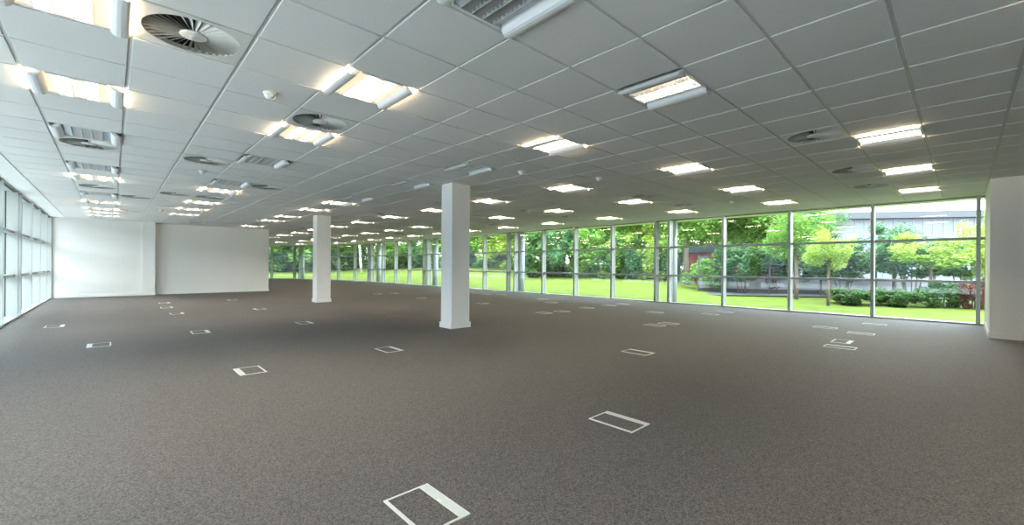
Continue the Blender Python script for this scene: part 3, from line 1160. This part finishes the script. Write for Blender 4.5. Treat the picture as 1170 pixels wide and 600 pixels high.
tree(-0.08, 46, 14, 5.0, 'a', 'leaf_lime', 'yellow-green tree on the bank nearest the nearer square column', 0.1)
tree(-0.12, 50, 12, 4.0, 'c', 'leaf_mid', 'airy tree on the bank just past the nearer square column', 0.15)
shrub(-0.115, 44, 4.0, 3.2, 'd', 'leaf_mid', 'bush on the bank peeping past the nearer square column', group='bushes on the bank')
# seen between the two square columns
tree(-0.22, 50, 14, 5.2, 'b', 'leaf_mid', 'big tree on the bank left of the nearer square column', 0.1)
tree(-0.285, 47, 13, 4.6, 'a', 'leaf_mid', 'round headed tree on the bank midway between the square columns', 0.12)
tree(-0.33, 52, 14, 5.4, 'b', 'leaf_lime', 'bright tree high on the bank behind the birch', 0.12)
tree(-0.42, 48, 13, 4.6, 'a', 'leaf_mid', 'dense tree on the bank beside the farther square column', 0.06)
shrub(-0.26, 45, 2.9, 2.6, 'd', 'leaf_blue', 'blue-green bush low on the bank between the square columns', group='bushes on the bank')
shrub(-0.32, 45, 2.9, 2.8, 'd', 'leaf_mid', 'green bush low on the bank right of the birch', group='bushes on the bank')
shrub(-0.20, 45, 3.4, 3.0, 'd', 'leaf_mid', 'green bush low on the bank by the third round column', group='bushes on the bank')
shrub(-0.45, 46, 3.4, 3.4, 'd', 'leaf_dark', 'dark bush low on the bank right of the farther square column', group='bushes on the bank')
tree(-0.392, 42, 6.2, 1.5, 'c', 'leaf_lime', 'slender leaning birch with a white trunk on the bank', 0.55, 'birch', tr=0.11, lean=-0.10, name='birch_tree', group='birches on the bank')
# left of the farther square column
tree(-0.52, 46, 13, 5.0, 'b', 'leaf_dark', 'dark tree left of the farther square column', 0.02)
tree(-0.59, 47, 13, 5.2, 'a', 'leaf_dark', 'dark tree beside the white wall end', 0.02)
tree(-0.66, 48, 13, 5.0, 'b', 'leaf_dark', 'dark tree mostly hidden by the white wall', 0.05)
shrub(-0.54, 44.5, 4.2, 3.6, 'd', 'leaf_mid', 'green bush left of the farther square column', group='bushes on the bank')
shrub(-0.60, 44.5, 4.4, 3.6, 'd', 'leaf_dark', 'dark bush next to the white wall end', group='bushes on the bank')
# second rank that closes the view
rank = [(0.50, 44, 'b', 'leaf_mid', 'distant tree crown far behind the brick outbuilding'),
        (0.34, 46, 'a', 'leaf_dark', 'distant dark tree far behind the narrow pane'),
        (0.24, 48, 'b', 'leaf_mid', 'distant tree far behind the bright rounded bush'),
        (0.12, 50, 'a', 'leaf_dark', 'distant dark tree far behind the blue-green bush'),
        (0.03, 54, 'b', 'leaf_mid', 'distant tree far behind the second round column'),
        (-0.06, 60, 'a', 'leaf_dark', 'distant dark tree at the top of the bank by the nearer column'),
        (-0.16, 62, 'b', 'leaf_mid', 'distant tree at the top of the bank behind the nearer column'),
        (-0.25, 62, 'a', 'leaf_dark', 'distant dark tree top of the bank, third round column'),
        (-0.37, 62, 'b', 'leaf_dark', 'distant dark tree at the top of the bank behind the birch'),
        (-0.47, 60, 'a', 'leaf_mid', 'distant tree at the top of the bank by the farther column'),
        (-0.56, 60, 'b', 'leaf_mid', 'distant tree at the top of the bank by the white wall')]
for lat, dep, key, leaf, lab in rank:
    tree(lat, dep, 14, 6.0, key, leaf, lab, 0.0, group='distant trees behind the garden')

# ------------------------------------------------------------------ outdoors: yard, wall, fence, buildings
def oriented(name, lat0, dep0, lat1, dep1, label=None, cat=None, kind=None, group=None):
    p0, p1 = Vector(out(lat0, dep0)), Vector(out(lat1, dep1))
    d = p1 - p0
    root = empty(name, (p0.x, p0.y, 0), math.atan2(d.y, d.x))
    if label:
        tag(root, label, cat, group, kind)
    return root, d.length


root, L1 = oriented('boundary_wall', 0.40, 22.0, 1.35, 17.2, 'long low pale rendered wall with a dark plinth beyond the lawn', 'boundary wall', 'thing')
b = MB(); b.box(0, L1, -0.12, 0.12, 0.10, 0.66); b.build('rendered_face', M['render'], root)
b = MB(); b.box(0, L1, -0.15, 0.15, -0.2, 0.10); b.build('plinth', M['post_black'], root)
b = MB(); b.box(0, L1, -0.15, 0.15, 0.66, 0.71); b.build('coping', M['render'], root)
root, L1 = oriented('yard_fence', 0.40, 21.3, 1.35, 16.6, 'black post and rail fence in front of the low pale wall', 'fence', 'thing')
nposts = 15
for k in range(nposts):
    b = MB()
    x = L1 * k / (nposts - 1)
    b.box(x - 0.035, x + 0.035, -0.035, 0.035, -0.15, 1.75)
    b.build('post', M['post_black'], root)
for z in (1.30, 1.62):
    b = MB()
    b.box(0, L1, -0.012, 0.012, z, z + 0.03)
    b.build('rail', M['post_black'], root)

root, L1 = oriented('brick_outbuilding', 0.375, 29, 0.455, 27.5, 'small red brick outbuilding with a grey roof behind the bushes', 'building', 'thing')
b = MB(); b.box(0, L1, 0, 3.5, -0.1, 2.15); b.build('brick_wall', M['brick'], root)
b = MB()
b.prism([(-0.2, 2.15), (3.7, 2.15), (1.75, 2.75)], -0.2, L1 + 0.2, 'x')
b.build('roof_slope', M['roofgrey'], root)
b = MB(); b.box(L1 * 0.35, L1 * 0.6, -0.03, 0.0, 0.0, 1.9); b.build('entrance_door', M['cladding'], root)

root, L1 = oriented('office_building', 0.70, 47, 1.9, 38, 'large pale metal clad building with a grey roof edge behind the trees', 'building', 'thing')
b = MB()
b.box(0, L1, 0, 22, -0.2, 6.5)
b.build('clad_wall', M['cladding'], root)
b = MB()
for k in range(int(L1 / 0.9)):
    b.box(k * 0.9, k * 0.9 + 0.06, -0.04, 0, 0.0, 6.45)
b.build('cladding_ribs', M['render'], root)
b = MB()
b.box(-0.5, L1 + 0.5, -0.7, 22.5, 6.5, 7.2)
b.build('roof_edge', M['roofgrey'], root)
for x0 in (1.0, 5.2, 9.4):
    b = MB(); b.box(x0, x0 + 3.2, -0.06, 0.02, 3.2, 4.6); b.build('window_band', M['blueglass'], root)

# neighbouring pale block seen through the left glass
root = empty('neighbour_building', (-18, 0, 0))
tag(root, 'pale neighbouring building across the paving beyond the left windows', 'building', None, 'thing')
b = MB(); b.box(-8, 0, -35, 75, -0.2, 5.2); b.build('pale_wall', M['cladding'], root)
b = MB(); b.box(-8.3, 0.3, -35.3, 75.3, 5.2, 5.6); b.build('roof_edge', M['cladding'], root)
for k in range(8):
    b = MB(); b.box(-0.02, 0.05, -30 + k * 13, -24 + k * 13, 1.0, 2.6); b.build('window_band', M['blueglass'], root)

# ------------------------------------------------------------------ world, camera, view
w = bpy.data.worlds.new('overcast_sky')
scn.world = w
w.use_nodes = True
nt = w.node_tree
bg = nt.nodes['Background']
tc = nt.nodes.new('ShaderNodeTexCoord')
sep = nt.nodes.new('ShaderNodeSeparateXYZ')
nt.links.new(tc.outputs['Generated'], sep.inputs[0])
rp = nt.nodes.new('ShaderNodeValToRGB')
rp.color_ramp.elements[0].position = 0.0
rp.color_ramp.elements[0].color = (0.93, 0.97, 1.0, 1)
rp.color_ramp.elements[1].position = 1.0
rp.color_ramp.elements[1].color = (0.72, 0.86, 1.0, 1)
nt.links.new(sep.outputs['Z'], rp.inputs['Fac'])
nt.links.new(rp.outputs['Color'], bg.inputs['Color'])
bg.inputs['Strength'].default_value = 4.7

cam = bpy.data.cameras.new('camera')
cam.sensor_width = 36.0
cam.lens = 486.19 * 36.0 / 1170.0
cam.shift_x = -(603.81 - 585.0) / 1170.0
cam.shift_y = (304.21 - 300.0) / 1170.0
cam.clip_start, cam.clip_end = 0.05, 500
co = bpy.data.objects.new('camera', cam)
COL.objects.link(co)
cr, sr = math.cos(ROLL), math.sin(ROLL)
up = Vector((0, 0, 1))
cx = RGT * cr + up * sr
cy = up * cr - RGT * sr
cz = -FWD
co.matrix_world = Matrix(((cx.x, cy.x, cz.x, EYE.x), (cx.y, cy.y, cz.y, EYE.y), (cx.z, cy.z, cz.z, EYE.z), (0, 0, 0, 1)))
scn.camera = co

vs = scn.view_settings
vs.view_transform = 'Standard'
vs.look = 'None'
vs.gamma = 1.0
vs.use_curve_mapping = False
vs.exposure = 1.6
cy_ = scn.cycles
cy_.max_bounces = 10
cy_.diffuse_bounces = 5
cy_.glossy_bounces = 4
cy_.transparent_max_bounces = 12
cy_.sample_clamp_indirect = 4.0
cy_.caustics_reflective = False
cy_.caustics_refractive = False
